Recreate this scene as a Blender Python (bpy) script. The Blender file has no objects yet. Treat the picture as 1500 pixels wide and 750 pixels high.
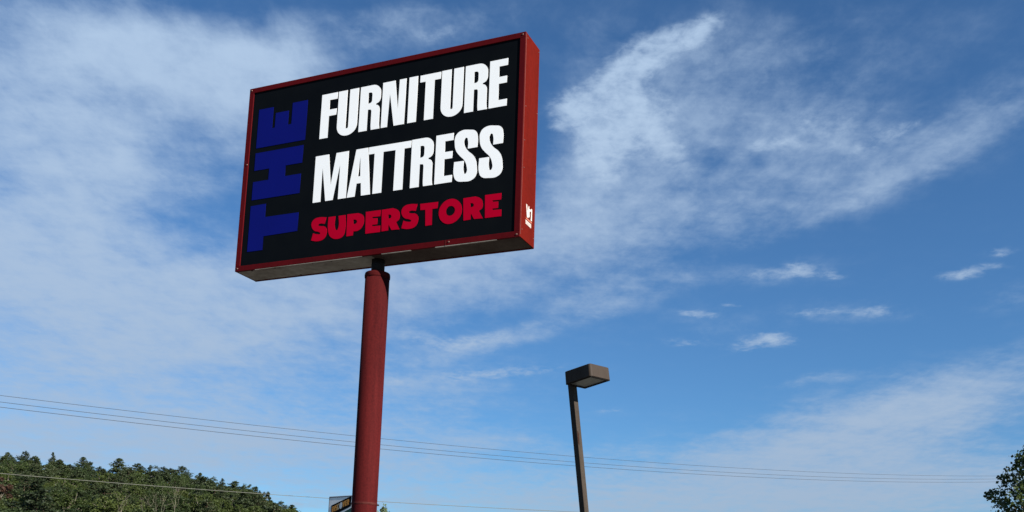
import bpy, bmesh, math, random
import numpy as np
from mathutils import Vector, Matrix

random.seed(7)
RNG = np.random.default_rng(11)
R = math.radians
S = bpy.context.scene
COL = S.collection

# ------------------------------------------------------------------ survey data
# sign lettering outlines in metres on the sign face; sky banks, ridge and wires by compass bearing and elevation
GLYPH_SHAPES = {"S": [[3.257, 1.133, 1],[3.137, 1.132, 1],[3.135, 1.229, 0],[3.116, 1.269, 0],[3.095, 1.257, 0],[3.091, 1.192, 0],[3.135, 1.111,
0],[3.208, 1.041, 0],[3.243, 0.978, 0],[3.258, 0.902, 0],[3.255, 0.803, 0],[3.21, 0.749, 0],[3.092, 0.741, 0],[3.009, 0.764, 0],[2.974, 0.823,
0],[2.969, 0.993, 1],[3.093, 0.991, 1],[3.096, 0.862, 0],[3.113, 0.831, 0],[3.132, 0.847, 0],[3.13, 0.921, 0],[3.099, 0.995, 0],[3.041, 1.057,
0],[2.99, 1.125, 0],[2.969, 1.205, 0],[2.977, 1.312, 0],[3.035, 1.361, 0],[3.154, 1.359, 0],[3.227, 1.333, 0],[3.254, 1.274, 0]], "S5": [[1.286,
0.549, 1],[1.27, 0.467, 1],[1.201, 0.478, 0],[1.179, 0.465, 0],[1.21, 0.447, 0],[1.269, 0.435, 0],[1.303, 0.394, 0],[1.304, 0.339, 0],[1.272, 0.28,
0],[1.186, 0.26, 0],[1.091, 0.279, 1],[1.113, 0.37, 1],[1.166, 0.35, 0],[1.215, 0.354, 0],[1.192, 0.375, 0],[1.13, 0.397, 0],[1.089, 0.446, 0],[1.083,
0.504, 0],[1.118, 0.546, 0],[1.188, 0.56, 0]], "U5": [[1.316, 0.546, 1],[1.414, 0.545, 1],[1.421, 0.393, 0],[1.446, 0.366, 0],[1.465, 0.393,
0],[1.459, 0.544, 1],[1.554, 0.543, 1],[1.563, 0.364, 0],[1.535, 0.279, 0],[1.454, 0.256, 0],[1.369, 0.289, 0],[1.328, 0.359, 0]], "P5": [[1.579,
0.547, 1],[1.735, 0.543, 1],[1.794, 0.51, 0],[1.816, 0.451, 0],[1.8, 0.374, 0],[1.75, 0.327, 0],[1.68, 0.322, 1],[1.675, 0.273, 1],[1.586, 0.271, 1]],
"P5h": [[1.669, 0.469, 1],[1.703, 0.464, 0],[1.721, 0.44, 0],[1.707, 0.416, 0],[1.672, 0.415, 1]], "E5": [[1.835, 0.544, 1],[2.035, 0.542, 1],[2.034,
0.466, 1],[1.929, 0.469, 1],[1.928, 0.453, 1],[1.999, 0.446, 1],[2.0, 0.372, 1],[1.931, 0.372, 1],[1.931, 0.356, 1],[2.04, 0.349, 1],[2.043, 0.271,
1],[1.844, 0.273, 1]], "R5": [[2.05, 0.541, 1],[2.202, 0.543, 1],[2.27, 0.507, 0],[2.294, 0.45, 0],[2.287, 0.394, 0],[2.251, 0.365, 1],[2.302, 0.272,
1],[2.194, 0.277, 1],[2.153, 0.349, 1],[2.152, 0.277, 1],[2.063, 0.274, 1]], "R5h": [[2.142, 0.47, 1],[2.168, 0.467, 0],[2.185, 0.445, 0],[2.171,
0.423, 0],[2.144, 0.423, 1]], "T6": [[2.557, 0.546, 1],[2.786, 0.541, 1],[2.784, 0.465, 1],[2.717, 0.465, 1],[2.721, 0.272, 1],[2.637, 0.271,
1],[2.627, 0.467, 1],[2.564, 0.47, 1]], "O6": [[3.094, 0.405, 0],[3.083, 0.462, 0],[3.051, 0.51, 0],[3.004, 0.543, 0],[2.948, 0.554, 0],[2.892, 0.543,
0],[2.845, 0.51, 0],[2.813, 0.462, 0],[2.802, 0.405, 0],[2.813, 0.348, 0],[2.845, 0.3, 0],[2.892, 0.267, 0],[2.948, 0.256, 0],[3.004, 0.267,
0],[3.051, 0.3, 0],[3.083, 0.348, 0]], "O6h": [[3.007, 0.411, 0],[3.003, 0.433, 0],[2.99, 0.452, 0],[2.972, 0.465, 0],[2.95, 0.469, 0],[2.928, 0.465,
0],[2.91, 0.452, 0],[2.897, 0.433, 0],[2.893, 0.411, 0],[2.897, 0.389, 0],[2.91, 0.37, 0],[2.928, 0.357, 0],[2.95, 0.353, 0],[2.972, 0.357, 0],[2.99,
0.37, 0],[3.003, 0.389, 0]]}
CLOUD_BANKS = [[-26.88, 23.32, 6.73, 2.57, 15.8, 0.91], [-22.94, 28.3, 8.2, 1.8, -0.9, 0.78], [-17.25, 27.83, 5.84, 2.35, -1.2, 0.78], [-14.3, 29.78,
2.41, 1.97, 7.2, 0.46], [-27.28, 18.51, 6.52, 2.05, 14.7, 0.96], [-23.05, 23.08, 4.66, 1.37, -2.1, 0.44], [-23.6, 21.77, 5.32, 1.38, -2.5, 0.44],
[-24.93, 15.26, 8.77, 2.78, 2.3, 0.96], [-17.7, 16.61, 6.82, 2.37, 15.6, 0.81], [-12.34, 15.3, 6.22, 2.24, 4.2, 0.71], [-22.46, 10.96, 10.02, 2.49,
5.4, 0.86], [-24.43, 7.55, 11.86, 1.76, 4.5, 0.95], [-16.75, 24.63, 1.93, 2.05, 25.8, 0.56], [-19.29, 14.22, 4.38, 1.09, 6.2, 0.36], [-13.32, 8.07,
7.56, 1.88, 3.2, 0.5], [6.89, 23.57, 5.08, 3.6, 56.4, 0.42], [3.28, 21.38, 5.21, 2.22, 8.7, 0.45], [5.77, 17.26, 4.7, 1.29, 13.8, 0.55], [-4.67,
18.11, 7.23, 2.07, 6.8, 0.65], [-2.35, 20.11, 5.25, 1.68, 10.8, 0.45], [-7.09, 31.74, 7.15, 1.47, 6.9, 0.5], [17.14, 25.69, 4.06, 2.07, -1.6, 0.3],
[14.41, 23.63, 5.56, 2.16, 9.1, 0.26], [20.02, 22.64, 5.8, 0.79, 16.7, 0.34], [26.13, 25.41, 4.66, 1.51, 20.1, 0.36], [24.3, 23.34, 5.13, 1.75, 19.6,
0.18], [12.45, 21.21, 5.65, 1.65, 6.0, 0.28], [14.52, 30.16, 8.18, 3.05, 6.1, 0.2], [9.7, 28.44, 5.91, 3.78, 4.8, 0.2], [23.21, 29.44, 6.73, 2.26,
-1.3, 0.08], [-1.74, 14.82, 3.58, 0.69, 11.3, 0.5], [-5.76, 12.14, 2.74, 0.69, 2.7, 0.4], [14.71, 18.55, 3.71, 0.73, 1.5, 0.38], [19.44, 16.28, 3.83,
0.72, 0.9, 0.38], [12.02, 15.68, 4.13, 1.12, 3.1, 0.25], [24.73, 11.49, 6.27, 1.4, 15.5, 0.6], [18.9, 9.93, 8.02, 1.61, 8.2, 0.62], [20.54, 7.18,
10.98, 2.02, 0.7, 1.0], [2.08, 5.7, 19.1, 1.38, 0.6, 0.8], [-4.22, 8.56, 5.84, 1.31, 10.0, 0.4], [27.58, 16.47, 1.87, 0.82, 9.6, 0.38], [16.82, 12.75,
2.87, 0.37, 6.0, 0.4], [-27.57, 26.13, 5.97, 1.73, 12.1, 0.46], [-26.22, 17.84, 5.52, 1.35, 14.4, 0.26], [-20.73, 25.03, 2.25, 1.33, 27.6, 0.26],
[-4.01, 12.42, 8.68, 1.92, 6.6, 0.3], [19.47, 27.99, 8.96, 3.71, 4.9, 0.08], [4.3, 30.97, 2.37, 1.82, 24.2, 0.25], [3.61, 25.04, 2.31, 2.69, 36.4,
0.35], [10.51, 30.78, 3.04, 1.81, 21.8, 0.12], [15.63, 26.68, 11.42, 5.15, 3.7, 0.13], [5.9, 7.71, 15.34, 2.1, 0.0, 0.32], [21.76, 12.36, 9.59, 1.44,
14.9, 0.3], [-5.88, 10.79, 7.84, 2.3, 7.1, 0.15]]
CLOUD_PUFFS = [[10.92, 31.49, 1.17, 0.55, 26.3, 0.92], [9.28, 31.01, 1.87, 0.64, 13.6, 1.02], [7.84, 30.39, 1.58, 0.78, 32.9, 1.02], [6.61, 29.58,
1.53, 0.99, 43.7, 1.02], [5.6, 28.39, 1.71, 1.29, 50.0, 1.08], [3.55, 27.67, 1.81, 0.81, 8.3, 1.02], [4.31, 26.65, 1.69, 0.92, -26.7, 1.02], [5.03,
25.57, 1.28, 1.5, 68.0, 1.02], [4.85, 24.31, 0.99, 1.12, 79.5, 0.81], [6.86, 26.62, 1.7, 1.05, -18.9, 0.92], [8.29, 25.41, 1.73, 1.04, -33.2, 0.71],
[7.66, 27.41, 1.93, 0.88, -2.1, 0.71], [17.52, 26.0, 2.29, 0.97, 3.2, 0.62], [14.05, 25.24, 0.92, 0.36, 5.0, 0.65], [15.4, 25.25, 0.84, 0.31, 4.1,
0.55], [20.84, 25.13, 1.73, 0.64, 17.2, 0.45], [22.66, 25.51, 1.02, 0.28, 11.9, 0.45], [2.33, 26.64, 0.86, 0.33, 8.7, 0.54], [15.09, 18.57, 2.14,
0.36, 0.5, 0.68], [16.14, 18.58, 0.71, 0.3, 1.6, 0.64], [25.21, 17.82, 1.41, 0.28, 3.2, 0.87], [26.68, 18.76, 0.69, 0.27, 5.8, 0.72], [20.33, 16.3,
1.1, 0.32, 1.0, 0.77], [17.27, 16.33, 1.74, 0.22, 2.0, 0.55], [13.98, 14.73, 1.78, 0.41, 6.1, 0.81], [14.65, 14.93, 0.99, 0.26, -1.7, 0.55], [10.79,
16.2, 1.29, 0.22, -1.3, 0.64], [12.6, 16.71, 1.0, 0.15, -1.7, 0.5], [17.91, 18.26, 0.61, 0.22, -3.8, 0.59], [9.9, 14.78, 1.38, 0.23, 4.1, 0.45],
[-0.68, 13.01, 3.42, 0.31, 4.5, 0.81], [-2.53, 14.9, 2.38, 0.39, 11.9, 0.64], [-4.52, 14.89, 2.86, 0.34, -2.4, 0.45], [-5.39, 31.36, 1.87, 0.48, 15.5,
0.5], [-9.94, 30.97, 1.07, 1.16, 59.1, 0.35], [5.47, 10.92, 0.84, 0.19, 0.7, 0.45], [10.29, 19.45, 1.17, 0.22, 7.9, 0.36]]
WIRES = [[[-23.77, 46.25], [44.77, 93.87], [3.907, 0.602, 10.517]], [[-23.77, 46.25], [44.77, 93.87], [4.206, 0.322, 10.211]], [[-23.77, 46.25],
[44.77, 93.87], [4.179, 0.314, 9.97]], [[-28.34, 55.14], [34.44, 72.21], [2.625, -1.944, 7.928]]]
SKYLINE = [[-26.88, 6.69], [-26.12, 6.83], [-25.48, 6.82], [-24.84, 6.81], [-24.04, 6.88], [-23.7, 6.81], [-23.04, 6.72], [-22.03, 6.62], [-21.52,
6.59], [-20.86, 6.79], [-20.34, 6.72], [-19.48, 6.75], [-18.62, 6.78], [-17.72, 6.62], [-16.82, 6.39], [-16.09, 6.25], [-15.19, 6.2], [-14.63, 6.01],
[-14.26, 5.92], [-13.7, 5.73], [-12.94, 5.32], [-12.37, 5.13], [-11.8, 4.89], [-11.42, 4.72], [-10.07, 4.04], [-8.14, 3.06]]
RIDGE_TREES = [[-26.53, 6.9, 0.463], [-25.73, 7.04, 0.501], [-25.27, 6.98, 0.347], [-24.45, 7.09, 0.27], [-22.99, 6.97, 0.54], [-22.72, 6.92, 0.347],
[-21.23, 7.05, 0.694], [-20.25, 6.87, 0.771], [-19.5, 6.89, 0.463], [-18.97, 6.79, 0.54], [-18.56, 6.89, 0.386], [-18.03, 6.89, 0.694], [-17.08, 6.59,
0.463], [-16.5, 6.45, 0.463], [-15.89, 6.37, 0.347], [-15.19, 6.27, 0.848], [-14.5, 6.2, 0.424], [-14.09, 6.04, 0.54], [-13.5, 5.96, 0.424], [-12.68,
5.33, 0.463], [-12.08, 5.14, 0.578]]

# ------------------------------------------------------------------ object helpers
def link(o, parent=None):
    COL.objects.link(o)
    if parent is not None:
        o.parent = parent
    return o

def tag(o, label=None, cat=None, group=None, kind=None):
    if label: o['label'] = label
    if cat: o['category'] = cat
    if group: o['group'] = group
    if kind: o['kind'] = kind
    return o

def empty(name, loc, rz=0.0, label=None, cat=None, group=None):
    o = bpy.data.objects.new(name, None)
    o.location = loc
    o.rotation_euler = (0, 0, rz)
    o.empty_display_size = 0.2
    return tag(link(o), label, cat, group)

def mesh_obj(name, bm, mat, parent=None, smooth=False):
    me = bpy.data.meshes.new(name)
    bmesh.ops.recalc_face_normals(bm, faces=bm.faces)
    bm.to_mesh(me); bm.free()
    if mat: me.materials.append(mat)
    if smooth:
        for p in me.polygons: p.use_smooth = True
    return link(bpy.data.objects.new(name, me), parent)

def arr_obj(name, verts, faces, mat, parent=None, smooth=False):
    me = bpy.data.meshes.new(name)
    me.from_pydata([tuple(v) for v in verts], [], [tuple(f) for f in faces])
    me.materials.append(mat)
    if smooth:
        for p in me.polygons: p.use_smooth = True
    return link(bpy.data.objects.new(name, me), parent)

def box(bm, x0, x1, y0, y1, z0, z1, bev=0.0, M=None):
    r = bmesh.ops.create_cube(bm, size=1.0)
    vs = r['verts']
    for v in vs:
        v.co = Vector(((x0 + x1) / 2 + v.co.x * (x1 - x0), (y0 + y1) / 2 + v.co.y * (y1 - y0), (z0 + z1) / 2 + v.co.z * (z1 - z0)))
    if bev:
        es = list({e for v in vs for e in v.link_edges})
        rb = bmesh.ops.bevel(bm, geom=es, offset=bev, segments=3, profile=0.5, affect='EDGES')
        vs = rb['verts'] if rb['verts'] else vs
    if M is not None:
        bmesh.ops.transform(bm, matrix=M, verts=bm.verts)
    return vs

def lathe(bm, prof, seg=40, cx=0, cy=0, cap=True):
    rings = []
    for r, z in prof:
        rings.append([bm.verts.new((cx + r * math.cos(2 * math.pi * i / seg), cy + r * math.sin(2 * math.pi * i / seg), z)) for i in range(seg)])
    for a, b in zip(rings, rings[1:]):
        for i in range(seg):
            bm.faces.new((a[i], a[(i + 1) % seg], b[(i + 1) % seg], b[i]))
    if cap:
        bm.faces.new(rings[0][::-1]); bm.faces.new(rings[-1])

def tube_pts(verts, faces, pts, radii, seg=6):
    base0 = None
    pts = [Vector(p) for p in pts]
    prev = None
    for k, p in enumerate(pts):
        d = (pts[min(k + 1, len(pts) - 1)] - pts[max(k - 1, 0)]).normalized()
        a = d.cross(Vector((0, 0, 1)))
        if a.length < 1e-3: a = d.cross(Vector((0, 1, 0)))
        a.normalize(); b = d.cross(a)
        s = len(verts)
        for i in range(seg):
            t = 2 * math.pi * i / seg
            verts.append(tuple(p + (a * math.cos(t) + b * math.sin(t)) * radii[k]))
        if prev is not None:
            for i in range(seg):
                faces.append((prev + i, prev + (i + 1) % seg, s + (i + 1) % seg, s + i))
        prev = s

# ------------------------------------------------------------------ materials
def new_mat(name):
    m = bpy.data.materials.new(name); m.use_nodes = True
    nt = m.node_tree
    return m, nt, nt.nodes['Principled BSDF'], nt.links.new

def weathered(name, base, dirt, scale=3.0, amount=0.4, rough=0.55, spec=0.3, metal=0.0, streak=1.0, fine=40.0, bump=0.0):
    """base colour broken up by vertical stains, blotches and fine speckle"""
    m, nt, b, L = new_mat(name)
    N = nt.nodes.new
    tc = N('ShaderNodeTexCoord')
    mp = N('ShaderNodeMapping'); mp.inputs['Scale'].default_value = (1, 1, 1.0 / streak)
    L(tc.outputs['Object'], mp.inputs['Vector'])
    n1 = N('ShaderNodeTexNoise'); n1.inputs['Scale'].default_value = scale; n1.inputs['Detail'].default_value = 6
    n1.inputs['Roughness'].default_value = 0.65
    L(mp.outputs[0], n1.inputs['Vector'])
    n2 = N('ShaderNodeTexNoise'); n2.inputs['Scale'].default_value = fine; n2.inputs['Detail'].default_value = 4
    L(tc.outputs['Object'], n2.inputs['Vector'])
    mx = N('ShaderNodeMath'); mx.operation = 'MULTIPLY_ADD'; mx.inputs[1].default_value = 0.45
    L(n2.outputs[0], mx.inputs[0]); L(n1.outputs[0], mx.inputs[2])
    rp = N('ShaderNodeMapRange'); rp.inputs['From Min'].default_value = 0.55; rp.inputs['From Max'].default_value = 1.0
    rp.inputs['To Max'].default_value = amount
    L(mx.outputs[0], rp.inputs['Value'])
    mix = N('ShaderNodeMix'); mix.data_type = 'RGBA'
    mix.inputs['A'].default_value = (*base, 1); mix.inputs['B'].default_value = (*dirt, 1)
    L(rp.outputs[0], mix.inputs['Factor']); L(mix.outputs['Result'], b.inputs['Base Color'])
    rr = N('ShaderNodeMapRange'); rr.inputs['To Min'].default_value = rough - 0.1; rr.inputs['To Max'].default_value = min(1, rough + 0.15)
    L(n1.outputs[0], rr.inputs['Value']); L(rr.outputs[0], b.inputs['Roughness'])
    b.inputs['Specular IOR Level'].default_value = spec; b.inputs['Metallic'].default_value = metal
    if bump:
        bp = N('ShaderNodeBump'); bp.inputs['Strength'].default_value = bump; bp.inputs['Distance'].default_value = 0.01
        L(mx.outputs[0], bp.inputs['Height']); L(bp.outputs[0], b.inputs['Normal'])
    return m

def leaf_mat(name, dark, light, trans=0.25, rough=0.6):
    m, nt, b, L = new_mat(name)
    N = nt.nodes.new
    geo = N('ShaderNodeNewGeometry'); oi = N('ShaderNodeObjectInfo')
    tc = N('ShaderNodeTexCoord')
    ns = N('ShaderNodeTexNoise'); ns.inputs['Scale'].default_value = 0.45; L(tc.outputs['Object'], ns.inputs['Vector'])
    a = N('ShaderNodeMath'); a.operation = 'MULTIPLY_ADD'; a.inputs[1].default_value = 0.22
    L(geo.outputs['Random Per Island'], a.inputs[0]); L(ns.outputs[0], a.inputs[2])
    c = N('ShaderNodeMath'); c.operation = 'MULTIPLY_ADD'; c.inputs[1].default_value = 0.6
    L(oi.outputs['Random'], c.inputs[0]); L(a.outputs[0], c.inputs[2])
    rp = N('ShaderNodeMapRange'); rp.inputs['From Min'].default_value = 0.4; rp.inputs['From Max'].default_value = 1.15
    L(c.outputs[0], rp.inputs['Value'])
    mix = N('ShaderNodeMix'); mix.data_type = 'RGBA'
    mix.inputs['A'].default_value = (*dark, 1); mix.inputs['B'].default_value = (*light, 1)
    L(rp.outputs[0], mix.inputs['Factor']); L(mix.outputs['Result'], b.inputs['Base Color'])
    b.inputs['Roughness'].default_value = rough; b.inputs['Specular IOR Level'].default_value = 0.25
    tr = N('ShaderNodeBsdfTranslucent'); L(mix.outputs['Result'], tr.inputs['Color'])
    ms = N('ShaderNodeMixShader'); ms.inputs[0].default_value = trans
    out = nt.nodes['Material Output']
    L(b.outputs[0], ms.inputs[1]); L(tr.outputs[0], ms.inputs[2]); L(ms.outputs[0], out.inputs['Surface'])
    return m

RED_CAB = weathered('red_cabinet_paint', (0.082, 0.0034, 0.0050), (0.040, 0.002, 0.003), scale=2.2, amount=0.75, rough=0.55, spec=0.05, streak=5, fine=25, bump=0.03)
RED_SIDE = weathered('sunlit_orange_red_paint', (0.112, 0.0072, 0.0030), (0.058, 0.0040, 0.002), scale=2.6, amount=0.75, rough=0.6, spec=0.03, streak=6, fine=22, bump=0.04)  # cabinet red with sunlit brightness and orange cast put into the colour
RED_POLE = weathered('chalky_red_pole_paint', (0.068, 0.0072, 0.0070), (0.022, 0.0028, 0.0034), scale=7, amount=1.0, rough=0.8, spec=0.05, streak=14, fine=50, bump=0.1)
SCUFF = weathered('scuffed_weld', (0.046, 0.006, 0.0055), (0.085, 0.026, 0.022), scale=7, amount=0.9, rough=0.7, spec=0.05, streak=1, fine=70, bump=0.2)
BLACK_FACE = weathered('black_vinyl_face', (0.0026, 0.0034, 0.0046), (0.0048, 0.006, 0.0068), scale=0.9, amount=0.7, rough=0.5, spec=0.03, fine=5)
WHITE_VINYL = weathered('white_vinyl', (0.90, 0.90, 0.885), (0.78, 0.79, 0.78), scale=1.5, amount=0.4, rough=0.5, spec=0.2, streak=3, fine=30)
RED_VINYL = weathered('red_vinyl', (0.36, 0.0, 0.016), (0.30, 0.001, 0.014), scale=2, amount=0.4, rough=0.5, spec=0.03)
BLUE_VINYL = weathered('blue_vinyl', (0.0036, 0.0064, 0.118), (0.003, 0.0055, 0.094), scale=2, amount=0.5, rough=0.5, spec=0.03)
GALV_LIT = weathered('lit_grimy_galvanised_steel', (0.33, 0.30, 0.25), (0.09, 0.065, 0.05), scale=2.2, amount=0.9, rough=0.6, spec=0.2, fine=14)  # lightened to carry bounce light on the underside and light on the lip
GRIME_SHADED = weathered('shaded_rusty_grimy_steel', (0.085, 0.066, 0.052), (0.035, 0.022, 0.018), scale=2.2, amount=0.9, rough=0.75, spec=0.1, fine=14)  # rusty brown, darkened to carry the shade under the right half
BLACK_STEEL = weathered('black_steel', (0.010, 0.009, 0.009), (0.022, 0.015, 0.012), scale=6, amount=0.6, rough=0.7, spec=0.15)
SCREW = weathered('dull_screw', (0.17, 0.10, 0.08), (0.07, 0.03, 0.02), scale=20, amount=0.6, rough=0.5, spec=0.3, metal=0.3)
DARK_SCREW = weathered('dark_screw', (0.02, 0.016, 0.014), (0.03, 0.02, 0.015), scale=20, amount=0.6, rough=0.6)
BRONZE = weathered('bronze_lamp_paint', (0.045, 0.034, 0.026), (0.026, 0.018, 0.013), scale=5, amount=0.6, rough=0.6, spec=0.12, streak=3, fine=40, bump=0.04)
BRONZE_POST = weathered('faded_bronze_post_paint', (0.054, 0.043, 0.033), (0.020, 0.013, 0.009), scale=5, amount=0.85, rough=0.7, spec=0.1, streak=7, fine=40, bump=0.06)
LAMP_GLASS = weathered('grey_prismatic_lamp_glass', (0.16, 0.17, 0.16), (0.07, 0.07, 0.06), scale=7, amount=0.7, rough=0.35, spec=0.5, fine=60, bump=0.3)
RUST = weathered('rust_patch', (0.035, 0.014, 0.008), (0.015, 0.007, 0.005), scale=30, amount=0.7, rough=0.9, spec=0.1)
GREY_PANEL = weathered('pale_grey_sign_panel', (0.78, 0.77, 0.74), (0.5, 0.5, 0.49), scale=3, amount=0.5, rough=0.5, spec=0.2)
ALU = weathered('sign_aluminium', (0.42, 0.44, 0.46), (0.22, 0.23, 0.24), scale=5, amount=0.5, rough=0.4, spec=0.4, metal=0.4)
DARK_TRIM = weathered('dark_gasket', (0.025, 0.03, 0.035), (0.05, 0.05, 0.05), scale=5, amount=0.4, rough=0.6)
ORANGE = weathered('amber_print', (0.52, 0.23, 0.045), (0.40, 0.17, 0.03), scale=6, amount=0.4, rough=0.5, spec=0.2)
PEACH = weathered('peach_print', (0.62, 0.20, 0.12), (0.5, 0.15, 0.1), scale=6, amount=0.3, rough=0.5, spec=0.2)
TAN_PRINT = weathered('tan_print', (0.40, 0.30, 0.16), (0.3, 0.2, 0.1), scale=8, amount=0.5, rough=0.5, spec=0.1)
MARK_PRINT = weathered('worn_white_print', (0.62, 0.60, 0.55), (0.30, 0.16, 0.12), scale=14, amount=0.8, rough=0.6, spec=0.1, fine=60)
PALE_PRINT = weathered('pale_print', (0.50, 0.52, 0.52), (0.36, 0.38, 0.38), scale=8, amount=0.5, rough=0.5, spec=0.2)
GREEN_PRINT = weathered('dark_green_print', (0.012, 0.055, 0.040), (0.05, 0.12, 0.10), scale=8, amount=0.5, rough=0.5, spec=0.2)
WIRE_MAT = weathered('dark_weathered_cable', (0.045, 0.047, 0.052), (0.03, 0.03, 0.03), scale=1, amount=0.4, rough=0.8, spec=0.05)
WIRE_LIGHT = weathered('grey_cable_sheath', (0.15, 0.15, 0.125), (0.10, 0.10, 0.09), scale=1, amount=0.4, rough=0.8, spec=0.1)
PINE_BARK = weathered('pine_bark', (0.11, 0.075, 0.05), (0.05, 0.035, 0.025), scale=4, amount=0.7, rough=0.9, spec=0.1, streak=4)
GREY_BARK = weathered('grey_bark', (0.20, 0.17, 0.13), (0.09, 0.075, 0.06), scale=4, amount=0.7, rough=0.9, spec=0.1, streak=4)
PALE_BARK = weathered('pale_sycamore_bark', (0.20, 0.18, 0.13), (0.11, 0.09, 0.065), scale=3, amount=0.6, rough=0.85, spec=0.1, streak=3)
PINE_LEAF = leaf_mat('pine_needles', (0.010, 0.018, 0.008), (0.034, 0.047, 0.015), 0.15)
OAK_LEAF = leaf_mat('mid_green_leaves', (0.011, 0.023, 0.008), (0.043, 0.063, 0.016), 0.22)
LIME_LEAF = leaf_mat('yellow_green_leaves', (0.023, 0.039, 0.008), (0.061, 0.080, 0.017), 0.25)
RUST_LEAF = leaf_mat('rusty_dead_leaves', (0.018, 0.011, 0.006), (0.048, 0.024, 0.014), 0.15)
PEAR_LEAF = leaf_mat('dark_glossy_leaves', (0.010, 0.019, 0.009), (0.055, 0.080, 0.022), 0.25, 0.42)
SHOOT_LEAF = leaf_mat('young_leaves', (0.05, 0.075, 0.03), (0.11, 0.14, 0.06), 0.3)
FOREST_FLOOR = weathered('forest_floor', (0.022, 0.028, 0.012), (0.014, 0.012, 0.008), scale=0.15, amount=0.8, rough=1.0, spec=0.05, fine=1.5)
GROUND = weathered('dry_grass_ground', (0.10, 0.105, 0.055), (0.13, 0.11, 0.075), scale=0.05, amount=0.8, rough=1.0, spec=0.05, fine=2.0)
ASPHALT = weathered('worn_asphalt', (0.085, 0.082, 0.077), (0.12, 0.115, 0.107), scale=0.5, amount=0.8, rough=0.95, spec=0.1, fine=60, bump=0.1)
CONCRETE = weathered('concrete', (0.34, 0.33, 0.31), (0.22, 0.21, 0.19), scale=3, amount=0.7, rough=0.9, spec=0.1, bump=0.1)

# ------------------------------------------------------------------ lettering
def fillet(pts):
    """(x, y) stays a corner, (x, y, r) becomes a rounded corner"""
    out = []
    n = len(pts)
    for i, p in enumerate(pts):
        if len(p) == 2:
            out.append((p[0], p[1], 1)); continue
        a = Vector(pts[i - 1][:2]); c = Vector(p[:2]); b = Vector(pts[(i + 1) % n][:2]); r = p[2]
        d1 = (a - c); d2 = (b - c)
        p0 = c + d1.normalized() * min(r, d1.length * 0.5 if len(pts[i - 1]) == 3 else d1.length)
        p1 = c + d2.normalized() * min(r, d2.length * 0.5 if len(pts[(i + 1) % n]) == 3 else d2.length)
        k = 0.5523
        h0 = p0.lerp(c, k); h1 = p1.lerp(c, k)
        for s in range(9):
            t = s / 8
            q = p0 * (1 - t) ** 3 + h0 * 3 * t * (1 - t) ** 2 + h1 * 3 * t * t * (1 - t) + p1 * t ** 3
            out.append((q.x, q.y, 1))
    return out

def glyphs_mesh(name, loops, thick):
    """flat cut-vinyl letters; loops are closed lists of (x, y, corner), inner loops become holes"""
    cu = bpy.data.curves.new(name, 'CURVE')
    cu.dimensions = '2D'; cu.fill_mode = 'BOTH'; cu.extrude = thick / 2; cu.resolution_u = 6
    for lp in loops:
        sp = cu.splines.new('BEZIER'); sp.use_cyclic_u = True
        sp.bezier_points.add(len(lp) - 1)
        for bp, (x, y, c) in zip(sp.bezier_points, lp):
            bp.co = (x, y, 0)
            t = 'VECTOR' if c else 'AUTO'
            bp.handle_left_type = t; bp.handle_right_type = t
    ob = bpy.data.objects.new(name, cu); COL.objects.link(ob)
    bpy.context.view_layer.update()
    dg = bpy.context.evaluated_depsgraph_get()
    me = bpy.data.meshes.new_from_object(ob.evaluated_get(dg))
    bpy.data.objects.remove(ob); bpy.data.curves.remove(cu)
    me.name = name
    return me

def lettering(loops, mat, parent, M, label, thick=0.003, name='lettering'):
    me = glyphs_mesh(name, loops, thick)
    me.transform(M)
    me.materials.clear(); me.materials.append(mat)
    o = link(bpy.data.objects.new(name, me), parent)
    o['label'] = label
    return o

def shift(loop, dx, dy=0.0):
    return [(p[0] + dx, p[1] + dy, p[2]) for p in loop]

def put(pts, dx, dy, sx=1.0, sy=1.0):
    return fillet([((p[0] * sx + dx, p[1] * sy + dy) + ((p[2],) if len(p) == 3 else ())) for p in pts])

def rect(x0, y0, x1, y1):
    return [(x0, y0), (x1, y0), (x1, y1), (x0, y1)]

hF = 0.58
F_ = [(0, 0), (.118, 0), (.118, .285), (.222, .285), (.222, .367), (.118, .367), (.118, .495), (.226, .495), (.226, hF), (0, hF)]
def U_(w): return [(0, hF), (0, -.014, .135), (w, -.014, .135), (w, hF), (w - .124, hF), (w - .124, .078, .017), (.124, .078, .017), (.124, hF)]
R_ = [(0, 0), (.116, 0), (.116, .268), (.140, .268, .018), (.166, .262, .028), (.166, .05, .02), (.172, 0), (.291, 0), (.280, .045, .03),
      (.279, .298, .055), (.205, .322, .03), (.286, .348, .06), (.286, hF, .115), (0, hF)]
R_HOLE = [(.114, .346), (.168, .352, .03), (.168, .490, .03), (.114, .488)]
N_ = [(0, 0), (.086, 0), (.103, .418), (.175, 0), (.316, 0), (.318, hF), (.227, hF), (.220, .207), (.168, hF), (0, hF)]
T_ = [(.073, 0), (.193, 0), (.193, .489), (.273, .489), (.273, hF - .004), (0, hF - .004), (0, .489), (.073, .489)]
E_ = [(0, 0), (.224, 0), (.224, .083), (.118, .083), (.118, .283), (.217, .283), (.217, .366), (.118, .366), (.118, .496), (.224, .496), (.224, hF), (0, hF)]
M_ = [(0, 0), (.111, 0), (.112, .43), (.179, 0), (.285, 0), (.359, .436), (.357, 0), (.470, 0), (.470, .597), (.297, .597), (.241, .199), (.191, .597), (0, .597)]
A_ = [(0, 0), (.110, 0), (.125, .161), (.185, .161), (.196, 0), (.321, 0), (.258, .597), (.095, .597)]
A_HOLE = [(.139, .249), (.171, .249), (.158, .494)]
TT_ = [(0, .506), (.081, .506), (.081, 0), (.202, 0), (.202, .510), (.365, .506), (.362, 0), (.484, 0), (.484, .507), (.572, .507), (.572, .592), (0, .597)]

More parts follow.
